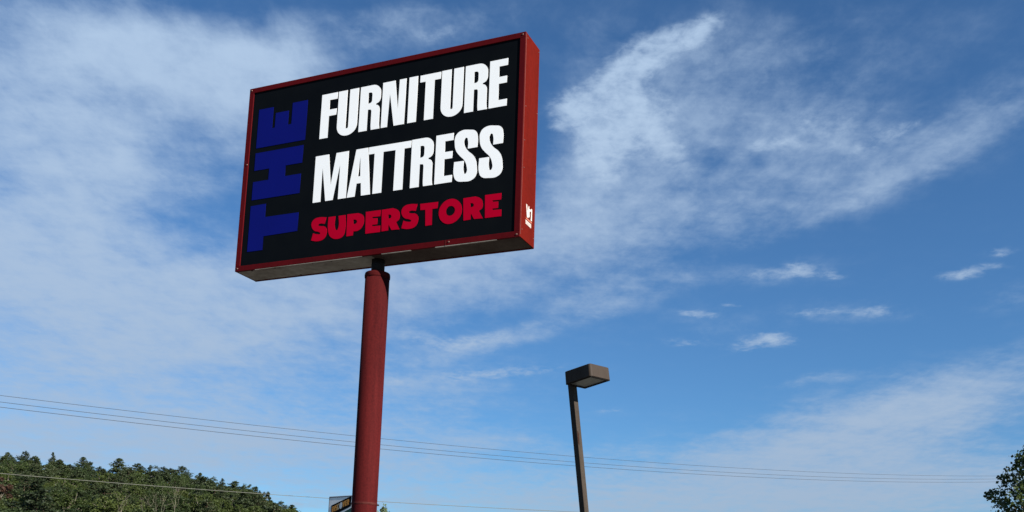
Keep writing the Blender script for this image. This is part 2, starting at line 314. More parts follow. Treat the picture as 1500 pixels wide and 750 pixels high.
def furniture():
    y = 1.578; k = 0.579 / .58
    L = [put(F_, 1.107, y), put(U_(.285), 1.349, y), put(R_, 1.661, y), put(R_HOLE, 1.661, y), put(N_, 1.970, y),
         put(rect(0, 0, .116, .581), 2.328, y), put(T_, 2.476, y), put(U_(.281), 2.762, y), put(R_, 3.068, y), put(R_HOLE, 3.068, y), put(E_, 3.377, y)]
    return L

def mattress():
    y = .758; q = .597 / .58
    G = GLYPH_SHAPES
    return [put(M_, 1.075, y), put(A_, 1.556, y), put(A_HOLE, 1.556, y), put(TT_, 1.827, y), put(R_, 2.408, y, 1.01, q), put(R_HOLE, 2.408, y, 1.01, q),
            put(E_, 2.726, y, 1.0, q), G['S'], shift(G['S'], .315, -.002)]

def superstore():
    G = GLYPH_SHAPES
    return [G['S5'], G['U5'], G['P5'], G['P5h'], G['E5'], G['R5'], G['R5h'], shift(G['S5'], 1.234, .001), G['T6'], G['O6'], G['O6h'],
            shift(G['R5'], 1.056, -.002), shift(G['R5h'], 1.056, -.002), shift(G['E5'], 1.540, -.004)]

def the_word():
    E = [(.163, 1.606), (.163, 2.129), (.384, 2.129), (.384, 1.845), (.426, 1.845), (.426, 2.04), (.622, 2.04), (.622, 1.852), (.674, 1.852), (.674, 2.133), (.897, 2.133), (.897, 1.606)]
    H = [(.163, 1.305), (.163, 1.539), (.879, 1.539), (.879, 1.309), (.635, 1.309), (.635, 1.167), (.872, 1.167), (.872, .915), (.160, .915), (.160, 1.156), (.39, 1.156), (.39, 1.305)]
    T = [(.155, .838), (.382, .842), (.384, .668), (.88, .665), (.88, .428), (.383, .42), (.384, .242), (.155, .242)]
    return [fillet(E), fillet(H), fillet(T)]

# ------------------------------------------------------------------ the big pole sign
W, D, HS, ZB = 3.812, 0.417, 2.44, 5.560
YAW = -0.41134
ux, uy = math.cos(YAW), math.sin(YAW)
POLE_U = 1.921
px_ = -3.4768 + ux * POLE_U - uy * D / 2
py_ = 12.0006 + uy * POLE_U + ux * D / 2
XL, XR = -POLE_U, W - POLE_U
YF, YB = -D / 2, D / 2

sign = empty('pole_sign', (px_, py_, 0), YAW,
             'big red framed black furniture and mattress store sign on a tall round red pole', 'store sign')

# cabinet: red sheet metal box, open below
bm = bmesh.new()
box(bm, XL + .004, XR - .004, YF + .034, YB - .034, ZB + .022, ZB + HS - .004, .004)
cab = mesh_obj('cabinet', bm, RED_CAB, sign)
cab['label'] = 'red sheet metal sign cabinet'
# end panels between the two retaining frames
def end_panel(x0, x1):
    b = bmesh.new(); box(b, x0, x1, YF + .0035, YB - .0035, ZB + .004, ZB + HS - .003, .003)
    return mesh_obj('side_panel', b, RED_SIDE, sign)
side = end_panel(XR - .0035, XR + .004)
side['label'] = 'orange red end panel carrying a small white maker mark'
end_panel(XL - .004, XL + .0035)
# retaining frames, front and back, with mitred-looking corner pieces
FW = .067
def retaining_frame(ya, yb):
    b = bmesh.new()
    box(b, XL, XR, ya, yb, ZB + HS - FW, ZB + HS, .004)
    box(b, XL, XR, ya, yb, ZB, ZB + FW, .004)
    box(b, XL, XL + FW, ya, yb, ZB + FW, ZB + HS - FW, .003)
    box(b, XR - FW, XR, ya, yb, ZB + FW, ZB + HS - FW, .003)
    return mesh_obj('retaining_frame', b, RED_CAB, sign)
fr = retaining_frame(YF, YF + .033)
rf = retaining_frame(YB - .033, YB)
# sheet metal lip turned under the front frame: short pale lengths painted where light catches it
b = bmesh.new()
for x0, x1 in ((-1.62, -.10), (.16, .55), (.86, 1.62)):
    box(b, x0, x1, YF + .002, YF + .026, ZB - .006, ZB - .0005)
lip = mesh_obj('bottom_lip', b, GALV_LIT, fr); lip['label'] = 'metal lip under the front frame, its lit lengths coloured pale'
# splice in the lower rail + screws
b = bmesh.new(); box(b, .985, .990, YF - .0025, YF + .01, ZB + .001, ZB + FW - .001)
mesh_obj('splice_seam', b, SCUFF, fr)
def screw(x, y, z, axis, mat, parent, r=.011):
    b = bmesh.new()
    bmesh.ops.create_cone(b, cap_ends=True, segments=10, radius1=r, radius2=r * .6, depth=.008)
    q = {'-y': Matrix.Rotation(R(90), 4, 'X'), 'x': Matrix.Rotation(R(90), 4, 'Y'), '-z': Matrix.Rotation(R(180), 4, 'X')}[axis]
    bmesh.ops.transform(b, matrix=Matrix.Translation((x, y, z)) @ q, verts=b.verts)
    return mesh_obj('screw', b, mat, parent)
for x, z in ((XL + .03, ZB + HS - .03), (XR - .035, ZB + HS - .03), (XL + .035, ZB + .035), (XR - .035, ZB + .03), (1.03, ZB + .04), (XL + .05, ZB + 1.40)):
    screw(x, YF - .003, z, '-y', SCREW, fr)
for y, z in ((YF + .05, ZB + HS - .06), (YB - .03, ZB + HS - .05), (YB - .03, ZB + 1.62), (YB - .03, ZB + .88), (YB - .03, ZB + .11),
             (YF + .05, ZB + 1.55), (YF + .05, ZB + .82), (YF + .05, ZB + .10), (YF + .04, ZB + 1.14)):
    screw(XR + .006, y, z, 'x', SCREW, side, .008)
# thin pale strip on the end panel, an edge highlight put into colour
b = bmesh.new(); box(b, XR + .0045, XR + .0075, YF + .006, YF + .013, ZB + .03, ZB + HS - .02)
mesh_obj('edge_highlight', b, weathered('edge_highlight_colour', (.20, .06, .045), (.10, .015, .01), scale=6, amount=.9, streak=2), side)
# underside: left panel lighter, right darker, bounce light put into the colours
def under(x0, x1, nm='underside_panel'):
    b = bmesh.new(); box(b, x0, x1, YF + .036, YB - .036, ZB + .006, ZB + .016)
    return mesh_obj(nm, b, GALV_LIT, sign)
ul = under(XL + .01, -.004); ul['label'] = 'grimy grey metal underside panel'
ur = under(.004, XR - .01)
ur.data.materials.clear(); ur.data.materials.append(GRIME_SHADED)
for x, y in ((-1.70, YF + .05), (-1.36, YF + .05), (-.82, YF + .052), (-.55, YF + .05), (-1.2, YB - .05), (-.6, YB - .05)):
    screw(x, y, ZB + .003, '-z', DARK_SCREW, ul, .014)
for x, y in ((.9, YB - .05), (1.5, YF + .05), (.4, YF + .055)):
    screw(x, y, ZB + .003, '-z', DARK_SCREW, ur, .014)
# black face with cut-vinyl lettering
b = bmesh.new(); box(b, XL + .03, XR - .03, YF + .012, YF + .018, ZB + .03, ZB + HS - .03)
face = mesh_obj('sign_face', b, BLACK_FACE, sign); face['label'] = 'black sign face with white, red and blue lettering'
b = bmesh.new(); box(b, XL + .03, XR - .03, YB - .018, YB - .012, ZB + .03, ZB + HS - .03)
mesh_obj('sign_face', b, BLACK_FACE, sign)
FACE_M = Matrix.Translation((XL, YF + .0100, ZB)) @ Matrix.Rotation(R(90), 4, 'X')
lettering(furniture(), WHITE_VINYL, face, FACE_M, 'white FURNITURE lettering in heavy condensed capitals')
lettering(mattress(), WHITE_VINYL, face, FACE_M, 'white MATTRESS lettering in heavy condensed capitals')
lettering(superstore(), RED_VINYL, face, FACE_M, 'red SUPERSTORE lettering in fat rounded capitals')
lettering(the_word(), BLUE_VINYL, face, FACE_M, 'dark blue THE lettering turned on its side')
# small maker mark on the end panel
SIDE_M = Matrix.Translation((XR + .0055, YF + .045, ZB + .070)) @ Matrix.Rotation(R(90), 4, 'Z') @ Matrix.Rotation(R(90), 4, 'X') @ Matrix.Scale(.80, 4)
V = [(.13, .455), (.165, .455), (.185, .34), (.215, .455), (.245, .455), (.212, .275), (.165, .275)]
Ssm = [(.285, .30), (.285, .272), (.225, .272), (.225, .300), (.258, .302), (.258, .335), (.226, .372), (.226, .425), (.285, .425), (.285, .398), (.254, .396), (.254, .375), (.285, .338)]
I1 = [(.30, .275), (.345, .275), (.345, .452), (.318, .452), (.290, .425), (.290, .395), (.312, .402), (.312, .30)]
lettering([fillet(V), fillet(Ssm), fillet(I1)], MARK_PRINT, side, SIDE_M, 'small white letters of the maker mark', .002)
lettering([fillet(rect(.135, .245, .345, .257))], PEACH, side, SIDE_M, 'thin peach underline of the maker mark', .002, 'underline')
ticks = []
for k in range(6):
    x = .128 + k * .034
    ticks.append(fillet(rect(x, .165, x + .024, .225)))
    if k % 2 == 0: ticks.append(fillet(rect(x + .009, .180, x + .015, .206)))
lettering(ticks, MARK_PRINT, side, SIDE_M, 'illegible small white print under the maker mark', .002, 'small_print')
# pole
b = bmesh.new()
prof = [(.147, .0), (.147, 1.2), (.1465, 2.42), (.143, 2.5), (.1425, 5.365)]
lathe(b, prof, 56)
pole = mesh_obj('pole', b, RED_POLE, sign, True); pole['label'] = 'tall round chalky red steel pole'
b = bmesh.new()
lathe(b, [(.1455, 5.335), (.149, 5.342), (.1505, 5.370), (.147, 5.390), (.143, 5.398)], 56)
mesh_obj('pole_cap', b, RED_POLE, pole, False)
b = bmesh.new()
lathe(b, [(.1445, 2.675), (.1475, 2.684), (.1475, 2.692), (.1445, 2.702)], 56, cap=False)
mesh_obj('weld_ring', b, SCUFF, pole, True)
b = bmesh.new()
box(b, .14, .166, -.012, .012, 2.672, 2.690, .004, Matrix.Rotation(-YAW, 4, 'Z'))
mesh_obj('bolt', b, DARK_SCREW, pole)
b = bmesh.new(); lathe(b, [(.078, 5.38), (.078, 5.60)], 32)
mesh_obj('support_pipe', b, BLACK_STEEL, sign, True)['label'] = 'black steel pipe joining cabinet and pole'
b = bmesh.new(); box(b, -.26, .26, -.26, .26, -.02, .03, .008)
mesh_obj('base_plate', b, RED_POLE, sign)

# ------------------------------------------------------------------ leaning shoebox area lamp
lc, lb, la = -0.78416, -0.10843, -0.06258
LROT = Matrix.Rotation(lb, 4, 'Y') @ Matrix.Rotation(la, 4, 'X') @ Matrix.Rotation(lc, 4, 'Z')
near = Vector((1.27829, 16.3, 5.39194))
HL, HW, HH = .5846, .5213, .2192
# local frame: -x runs from the near corner to the post, +y across the head; the post axis passes x = -(HL+.06), y = HW/2
post_base_local = Vector((-(HL + .058), HW / 2, -5.36))
base_world = near + (LROT.to_3x3() @ post_base_local)
lamp = bpy.data.objects.new('parking_lot_lamp', None)
lamp.location = base_world
lamp.rotation_euler = LROT.to_euler()
lamp.empty_display_size = .3
link(lamp); tag(lamp, 'leaning brown square lamp post with a box shaped light head', 'street lamp')
def LB(x0, x1, y0, y1, z0, z1): # head coordinates -> lamp local coordinates
    ox, oy, oz = -post_base_local
    return (x0 + ox, x1 + ox, y0 + oy, y1 + oy, z0 + oz, z1 + oz)
b = bmesh.new()
x0, x1, y0, y1, z0, z1 = LB(-HL, 0, 0, HW, 0, HH)
lens_z = .016
# housing: closed shell with rounded vertical edges and a recessed mouth
def rr(x0, x1, y0, y1, r, n=6):
    out = []
    for cx, cy, a0 in ((x1 - r, y1 - r, 0), (x0 + r, y1 - r, 90), (x0 + r, y0 + r, 180), (x1 - r, y0 + r, 270)):
        for k in range(n + 1):
            a = R(a0 + 90 * k / n); out.append((cx + r * math.cos(a), cy + r * math.sin(a)))
    return out
levels = [(.030, z0 + .02, .03), (.028, z0, .03), (.003, z0, .05), (0, z0 + .004, .05), (.004, z1 - .012, .05), (.010, z1 - .003, .05), (.022, z1, .05)]
rings = []
for ins, z, r in levels:
    rings.append([b.verts.new((x, y, z)) for x, y in rr(x0 + ins, x1 - ins, y0 + ins, y1 - ins, max(.02, r - ins))])
for p, q in zip(rings, rings[1:]):
    for i in range(len(p)): b.faces.new((p[i], p[(i + 1) % len(p)], q[(i + 1) % len(p)], q[i]))
b.faces.new(rings[-1]); b.faces.new(rings[0][::-1])
head = mesh_obj('lamp_head', b, BRONZE, lamp); head['label'] = 'brown box shaped light head'
b = bmesh.new(); box(b, x0 + .05, x1 - .05, y0 + .05, y1 - .05, z0 + .004, z0 + .012)
mesh_obj('lens', b, LAMP_GLASS, head)
b = bmesh.new()
def ring_box(ins, wd, za, zb):
    box(b, x0 + ins, x1 - ins, y0 + ins, y0 + ins + wd, za, zb); box(b, x0 + ins, x1 - ins, y1 - ins - wd, y1 - ins, za, zb)
    box(b, x0 + ins, x0 + ins + wd, y0 + ins + wd, y1 - ins - wd, za, zb); box(b, x1 - ins - wd, x1 - ins, y0 + ins + wd, y1 - ins - wd, za, zb)
ring_box(.014, .038, z0 - .010, z0 - .0005)
mesh_obj('lens_frame', b, BLACK_STEEL, head)
PW = .055
ptop = 5.36 + HH - .02
b = bmesh.new()
box(b, -PW, PW, -PW, PW, 0, ptop, .007)
post = mesh_obj('post', b, BRONZE_POST, lamp); post['label'] = 'square leaning steel post'
b = bmesh.new(); box(b, -PW - .004, PW + .004, -PW - .004, PW + .004, ptop - .03, ptop + .012, .004)
mesh_obj('post_cap', b, BLACK_STEEL, post)
b = bmesh.new(); box(b, PW - .002, PW + .012, -.05, .05, 5.38, 5.50)
mesh_obj('arm_bracket', b, BRONZE, lamp)
# rusty blister on the sunny face of the post
b = bmesh.new()
vs = [b.verts.new((PW + .0025, y, z)) for y, z in ((-.03, 4.58), (-.018, 4.52), (-.022, 4.40), (-.034, 4.33), (-.05, 4.36), (-.052, 4.46), (-.046, 4.56))]
f_ = b.faces.new(vs)
e_ = bmesh.ops.extrude_face_region(b, geom=[f_]); bmesh.ops.translate(b, verts=[v for v in e_['geom'] if isinstance(v, bmesh.types.BMVert)], vec=(-.004, 0, 0))
mesh_obj('rust_patch', b, RUST, post)
b = bmesh.new(); box(b, -.15, .15, -.15, .15, .0, .025, .004)
mesh_obj('base_plate', b, BRONZE_POST, lamp)

# ------------------------------------------------------------------ smaller advertising sign behind the red pole
def bearing(az, d, z=0.0):
    return Vector((d * math.sin(R(az)), d * math.cos(R(az)), z))
ds_d = 30.0
p0 = bearing(-10.10, ds_d)
ds_top = 1.6 + ds_d * math.tan(R(5.72))
ds_yaw = R(-38)
ad = empty('advertising_sign', (p0.x, p0.y, 0), ds_yaw, 'small pale grey sign with a tilted black card panel, behind the red pole', 'sign')
DW, DH, DD = 1.32, 1.25, .22
b = bmesh.new(); box(b, 0, DW, 0, DD, ds_top - DH, ds_top, .012)
mesh_obj('cabinet', b, ALU, ad)
b = bmesh.new(); box(b, .035, DW - .035, -.006, .004, ds_top - DH + .035, ds_top - .035)
dface = mesh_obj('sign_face', b, GREY_PANEL, ad); dface['label'] = 'pale grey face of the small sign'
b = bmesh.new()
for q in ((.028, DW - .028, ds_top - .042, ds_top - .026), (.028, DW - .028, ds_top - DH + .026, ds_top - DH + .042)):
    box(b, q[0], q[1], -.012, .002, q[2], q[3])
box(b, .022, .034, -.012, .002, ds_top - DH + .026, ds_top - .026); box(b, DW - .034, DW - .022, -.012, .002, ds_top - DH + .026, ds_top - .026)
mesh_obj('face_gasket', b, DARK_TRIM, ad)
AD_M = Matrix.Translation((0, -.0085, ds_top)) @ Matrix.Rotation(R(90), 4, 'X')
SL = .30
def sheared(pts, x0, y0, s):
    return [(x0 + x * s, y0 + y * s + SL * (x * s), 1) for x, y in pts]
band = [(.13, -.27, 1), (.93, -.27 + SL * .80, 1), (.95, -.27 + SL * .80 - .03, 1), (.95, -.56 + SL * .80, 1), (.13, -.60, 1)]
bnd = lettering([band], BLACK_FACE, dface, AD_M, 'tilted black card panel', .003, 'black_panel')
AD_T = AD_M @ Matrix.Translation((0, 0, .0035))
st = .30
D1 = [(0, 0), (.55, 0), (.8, .3), (.8, .9), (.55, 1.2), (0, 1.2)]; D1h = [(.26, .26), (.45, .26), (.54, .4), (.54, .8), (.45, .94), (.26, .94)]
I1_ = [(0, 0), (.28, 0), (.28, 1.2), (0, 1.2)]
S1_ = [(0, 0), (.7, 0), (.7, .72), (.28, .72), (.28, .95), (.7, .95), (.7, 1.2), (0, 1.2), (0, .48), (.42, .48), (.42, .25), (0, .25)]
C1_ = [(0, 0), (.7, 0), (.7, .27), (.28, .27), (.28, .93), (.7, .93), (.7, 1.2), (0, 1.2)]
V1_ = [(.27, 0), (.53, 0), (.8, 1.2), (.52, 1.2), (.4, .5), (.28, 1.2), (0, 1.2)]
E1_ = [(0, 0), (.66, 0), (.66, .26), (.28, .26), (.28, .48), (.6, .48), (.6, .72), (.28, .72), (.28, .94), (.66, .94), (.66, 1.2), (0, 1.2)]
RR_ = [(0, 0), (.28, 0), (.28, .4), (.5, 0), (.82, 0), (.58, .5), (.75, .68), (.75, 1.05), (.6, 1.2), (0, 1.2)]; RRh = [(.28, .66), (.46, .66), (.5, .75), (.5, .88), (.46, .95), (.28, .95)]
sc_ = .112
x = .165; yb = -.475; x_start = x
amber = []; pale = []
def add_l(dst, shapes, w):
    global x
    for s in shapes: dst.append([(x + a * sc_ * .96, yb + (SL * (x - x_start)) + b_ * sc_ * 1.22 + SL * a * sc_ * .96, 1) for a, b_ in s])
    x += (w + .10) * sc_ * .96
add_l(amber, [D1, D1h], .8); add_l(amber, [I1_], .28); add_l(amber, [S1_], .7); add_l(pale, [C1_], .7)
ox = x + .52 * sc_ * .96; oy = yb + SL * (ox - x_start) + .6 * sc_ * 1.22
disc = [[(ox + .56 * sc_ * .96 * math.cos(2 * math.pi * k / 20), oy + .68 * sc_ * 1.22 * math.sin(2 * math.pi * k / 20) + SL * .56 * sc_ * .96 * math.cos(2 * math.pi * k / 20), 1) for k in range(20)]]
x += 1.16 * sc_ * .96
add_l(amber, [V1_], .8); add_l(amber, [E1_], .66); add_l(amber, [RR_, RRh], .82)
word = bmesh.new()
for k, loops in enumerate((amber, pale, disc)):
    me_ = glyphs_mesh('lettering', loops, .002)
    f0 = len(word.faces); word.from_mesh(me_); word.faces.ensure_lookup_table()
    for f_ in word.faces[f0:]: f_.material_index = min(k, 2)
    bpy.data.meshes.remove(me_)
bmesh.ops.transform(word, matrix=AD_T, verts=word.verts)
wo = mesh_obj('lettering', word, ORANGE, bnd)
wo.data.materials.append(TAN_PRINT); wo.data.materials.append(PALE_PRINT)
wo['label'] = 'amber DISCOVER lettering with a round grey letter O'
gb = [(.50, -.535, 1), (.97, -.36, 1), (.97, -.66, 1), (.50, -.83, 1)]
lettering([gb], GREEN_PRINT, dface, AD_M @ Matrix.Translation((0, 0, -.0035)), 'dark green printed band below the black panel', .003, 'green_band')
b = bmesh.new(); lathe(b, [(.06, 0), (.06, ds_top - DH + .01)], 20, DW / 2, DD / 2)
mesh_obj('post', b, ALU, ad, True)

# ------------------------------------------------------------------ overhead wires
def wire(name, A, B, co, rad, mat, label, group, ext=(-.35, 1.45)):
    A = Vector(A); B = Vector(B)
    n = 90; pts = []
    for i in range(n + 1):
        t = ext[0] + (ext[1] - ext[0]) * i / n
        p = A.lerp(B, t)
        pts.append((p.x, p.y, co[0] * t * t + co[1] * t + co[2]))
    v, f = [], []
    tube_pts(v, f, pts, [rad] * len(pts), 6)
    return tag(arr_obj(name, v, f, mat, None, True), label, 'wire', group)
WG = 'overhead wires crossing the sky'
wire('power_line', *WIRES[0], .0105, WIRE_MAT, 'uppermost of the three thin power lines crossing behind the red pole', WG)
wire('power_line', *WIRES[1], .0110, WIRE_MAT, 'middle one of the three thin power lines crossing behind the red pole', WG)
wire('power_line', *WIRES[2], .0118, WIRE_MAT, 'lowest of the three thin parallel power lines crossing the sky', WG)
wire('service_cable', *WIRES[3], .016, WIRE_LIGHT, 'pale cable sagging low in front of the wooded hillside', WG, (-.5, 1.5))

# ------------------------------------------------------------------ ground and hill
b = bmesh.new()
bmesh.ops.create_circle(b, cap_ends=True, segments=96, radius=6000)
tag(mesh_obj('ground', b, GROUND), kind='structure')
b = bmesh.new(); bmesh.ops.create_grid(b, x_segments=1, y_segments=1, size=1)
for v in b.verts: v.co = Vector((v.co.x * 45, v.co.y * 28 + 6, .004))
tag(mesh_obj('parking_lot', b, ASPHALT), kind='structure')

SK_AZ = np.array([s[0] for s in SKYLINE]); SK_EL = np.array([s[1] for s in SKYLINE])
def sky_el(az):
    if az < SK_AZ[0]: return float(SK_EL[0] - .10 * (SK_AZ[0] - az))
    if az > SK_AZ[-1]: return max(0.4, float(SK_EL[-1] - .5 * (az - SK_AZ[-1])))
    return float(np.interp(az, SK_AZ, SK_EL))
SM_AZ = np.linspace(-60, 20, 161)
SM = np.array([np.mean([sky_el(a + k) for k in np.linspace(-1.6, 1.6, 9)]) for a in SM_AZ])
D0, D1_ = 185.0, 430.0
def ridge_z(az): return 1.6 + D1_ * math.tan(R(float(np.interp(az, SM_AZ, SM)))) - 8.5
def hill_z(az, d):
    t = (d - D0) / (D1_ - D0)
    if t <= 0: return 0.0
    if t <= 1: return max(0.0, ridge_z(az)) * (t ** 1.05)
    return max(0.0, ridge_z(az)) * max(0.0, 1 - ((t - 1) / 1.6) ** 1.4)
azs = np.linspace(-60, 20, 121); dsx = np.linspace(D0, D1_ + 390, 44)
hv = []; hf = []
for i, d in enumerate(dsx):
    for j, a in enumerate(azs):
        bump_ = 0.8 * math.sin(a * 2.1 + d * .05) * min(1, max(0, (d - D0) / 60))
        z = hill_z(a, d) + bump_
        if i == 0 or i == len(dsx) - 1 or j == 0 or j == len(azs) - 1: z = -1
        hv.append(bearing(a, d, z))
nA = len(azs)
for i in range(len(dsx) - 1):
    for j in range(nA - 1):
        k = i * nA + j; hf.append((k, k + 1, k + nA + 1, k + nA))
tag(arr_obj('hill', hv, hf, FOREST_FLOOR, None, True), kind='structure')

# ------------------------------------------------------------------ trees
def quads_from(cent, size, aspect=1.0, up=0.0):
    n = len(cent)
    a = RNG.normal(size=(n, 3)); a /= np.linalg.norm(a, axis=1)[:, None]
    a[:, 2] *= (1 - up); a /= np.linalg.norm(a, axis=1)[:, None]
    c = RNG.normal(size=(n, 3))
    bb = np.cross(a, c); bb /= np.linalg.norm(bb, axis=1)[:, None]
    s = (size * RNG.uniform(.6, 1.25, n))[:, None]
    a = a * s * .5; bb = bb * s * .5 * aspect
    m = cent
    # pointed leaf-like quads: tip, side, tail, side
    V = np.stack([m - a, m + bb * .8 - a * .1, m + a, m - bb * .8 - a * .1], 1).reshape(-1, 3)
    Fq = np.arange(n * 4).reshape(-1, 4)
    return V, Fq

def leaf_mesh(name, cent, size, mat, aspect=1.0):
    V, Fq = quads_from(np.asarray(cent), size, aspect)
    me = bpy.data.meshes.new(name)
    me.vertices.add(len(V)); me.vertices.foreach_set('co', V.ravel().astype(np.float32))
    me.loops.add(Fq.size); me.loops.foreach_set('vertex_index', Fq.ravel().astype(np.int32))
    me.polygons.add(len(Fq)); me.polygons.foreach_set('loop_start', (np.arange(len(Fq)) * 4).astype(np.int32))
    me.polygons.foreach_set('loop_total', np.full(len(Fq), 4, np.int32))
    me.update(calc_edges=True); me.validate()
    me.materials.append(mat)
    return me

def branch_mesh(name, limbs, mat, seg=6):
    v, f = [], []
    for pts, rad in limbs: tube_pts(v, f, pts, rad, seg)
    me = bpy.data.meshes.new(name); me.from_pydata(v, [], f); me.materials.append(mat)
    for p in me.polygons: p.use_smooth = True
    return me

def pine(h, w, bare, nleaf=2600, leaf=.42):
    """white-pine habit: straight trunk, tiers of level boughs with tufts, ragged top"""
    limbs = [([(0, 0, 0), (.1, 0, h * .5), (0, .05, h * .98)], [h * .016, h * .011, h * .002])]
    cent = []
    z = h * bare
    tufts = []
    while z < h * .985:
        t = (z - h * bare) / (h * (1 - bare))
        rad = w * .5 * (1 - t ** 2.6) * (.55 + .45 * min(1, t * 4 + .3)) + .25
        for k in range(RNG.integers(4, 7)):
            a = RNG.uniform(0, 2 * math.pi); rr_ = rad * RNG.uniform(.55, 1.15)
            tip = np.array([math.cos(a) * rr_, math.sin(a) * rr_, z + rr_ * RNG.uniform(.02, .3)])
            limbs.append(([(0, 0, z), tuple(tip * [.6, .6, 1] - [0, 0, .03 * rr_]), tuple(tip)], [.06, .045, .015]))
            for s in np.linspace(.4, 1.0, max(2, int(rr_ / .6))):
                tufts.append((np.array([0, 0, z]) * (1 - s) + tip * s, .30 + .30 * rr_ * .4))
        z += h * RNG.uniform(.035, .065)
    tufts.append((np.array([0, 0, h]), .3)); tufts.append((np.array([0, 0, h * .97]), .4))
    per = max(6, nleaf // len(tufts))
    for c, r in tufts:
        cent.append(c + RNG.normal(size=(per, 3)) * np.array([r * .62, r * .62, r * .33]))
    return np.concatenate(cent), leaf, limbs

def broadleaf(h, w, nclump=46, nleaf=5600, leaf=.33, low=.22):
    limbs = [([(0, 0, 0), (.12, .05, h * .3), (.05, -.1, h * .75)], [h * .02, h * .016, h * .005])]
    cent = []
    cz = h * (1 + low) / 2; rz = h * (1 - low) / 2
    per = nleaf // nclump
    for k in range(nclump):
        d = RNG.normal(size=3); d /= np.linalg.norm(d)
        if d[2] < -.55: d[2] *= -.4
        q = RNG.uniform(.52, 1.0)
        c = np.array([d[0] * w * .5 * q, d[1] * w * .5 * q, cz + d[2] * rz * q])
        r = w * RNG.uniform(.07, .14)
        m = RNG.normal(size=(per, 3)); m /= np.linalg.norm(m, axis=1)[:, None]
        cent.append(c + m * r * RNG.uniform(.45, 1.05, (per, 1)) * np.array([1, 1, .8]))
        if k % 2 == 0:
            s = h * RNG.uniform(.22, .5)
            limbs.append(([(.05, 0, s), tuple((np.array([0, 0, s]) + c) / 2 + [0, 0, .2]), tuple(c)], [.11, .07, .02]))
    return np.concatenate(cent), leaf, limbs

def tree_thing(name, spec, lm, bm_, loc, rz, sc, label, cat, group):
    cent, leaf, limbs = spec
    t = empty(name, loc, rz, label, cat, group)
    t.scale = (sc, sc, sc)
    link(bpy.data.objects.new('trunk', branch_mesh('trunk', limbs, bm_)), t)
    link(bpy.data.objects.new('crown', leaf_mesh('crown', cent, leaf, lm)), t)
    return t

def copy_tree(src, loc, rz, sc, label, group):
    t = src.copy(); COL.objects.link(t)
    t.location = loc; t.rotation_euler = (0, 0, rz); t.scale = sc
    t['label'] = label
    if group: t['group'] = group
    for ch in src.children:
        c = ch.copy(); COL.objects.link(c); c.parent = t
    return t

FG = 'trees covering the hillside'
PROTO = {}
PH = 13.0
def first(kind, *a):
    """the first tree of a kind is the prototype itself, later ones are copies"""
    loc, rz, sc, label, group = a
    lst = PROTO[kind]
    spec = lst[random.randrange(len(lst))]
    if spec['obj'] is None:
        t = tree_thing(spec['name'], spec['spec'], spec['leaf'], spec['bark'], loc, rz, 1, label, 'tree', group)
        t.scale = sc; spec['obj'] = t; return t
    return copy_tree(spec['obj'], loc, rz, sc, label, group)
PROTO['ridge'] = [dict(name='pine_tree', spec=pine(PH, w, br, 4200, .40), leaf=PINE_LEAF, bark=PINE_BARK, obj=None) for w, br in ((6.2, .3), (5.4, .36), (7.0, .3), (5.0, .25))]
PROTO['ridge_oak'] = [dict(name='broadleaf_tree', spec=broadleaf(PH, w, n, 5200, .34), leaf=PINE_LEAF, bark=GREY_BARK, obj=None) for w, n in ((6.4, 52), (8.0, 60))]
PROTO['pine'] = [dict(name='pine_tree', spec=pine(PH, w, br, 4600, .38), leaf=PINE_LEAF, bark=PINE_BARK, obj=None) for w, br in ((6.0, .15), (7.0, .2))]
PROTO['oak'] = [dict(name='broadleaf_tree', spec=broadleaf(PH, w, n), leaf=OAK_LEAF, bark=GREY_BARK, obj=None) for w, n in ((8.5, 64), (7.5, 56), (9.5, 76))]
PROTO['lime'] = [dict(name='broadleaf_tree', spec=broadleaf(PH, w, n), leaf=LIME_LEAF, bark=GREY_BARK, obj=None) for w, n in ((8.0, 60), (9.0, 70))]

# pines that stand up along the skyline
ORD = ['first', 'second', 'third', 'fourth', 'fifth', 'sixth', 'seventh', 'eighth', 'ninth', 'tenth', 'eleventh', 'twelfth', 'thirteenth', 'fourteenth',
       'fifteenth', 'sixteenth', 'seventeenth', 'eighteenth', 'nineteenth', 'twentieth']
NR = len(RIDGE_TREES)
for k, (az, el, wd) in enumerate(RIDGE_TREES):
    d = 418 + random.uniform(-14, 10)
    top = 1.6 + d * math.tan(R(el))
    zb = hill_z(az, d) - .6
    h = top - zb
    width = max(2.2, 2 * d * math.tan(R(wd) / 2) * 1.2)
    rk = 'ridge_oak' if k in (2, 5, 8, 10, 13, 16, 18) else 'ridge'
    noun = 'round topped dark tree' if rk == 'ridge_oak' else 'dark pine'
    if k == 0: lab = noun + ' at the left end of the wooded skyline'
    elif k == NR - 1: lab = noun + ' at the right foot of the wooded skyline'
    elif k < 11: lab = '%s on the hill skyline, %s treetop from the left end' % (noun, ORD[k])
    else: lab = '%s on the sloping right skyline, %s treetop up from its right foot' % (noun, ORD[NR - 1 - k])
    first(rk, bearing(az, d, zb), random.uniform(0, 6.28), (width / 4.6, width / 4.6, h / PH), lab, 'trees standing along the skyline')

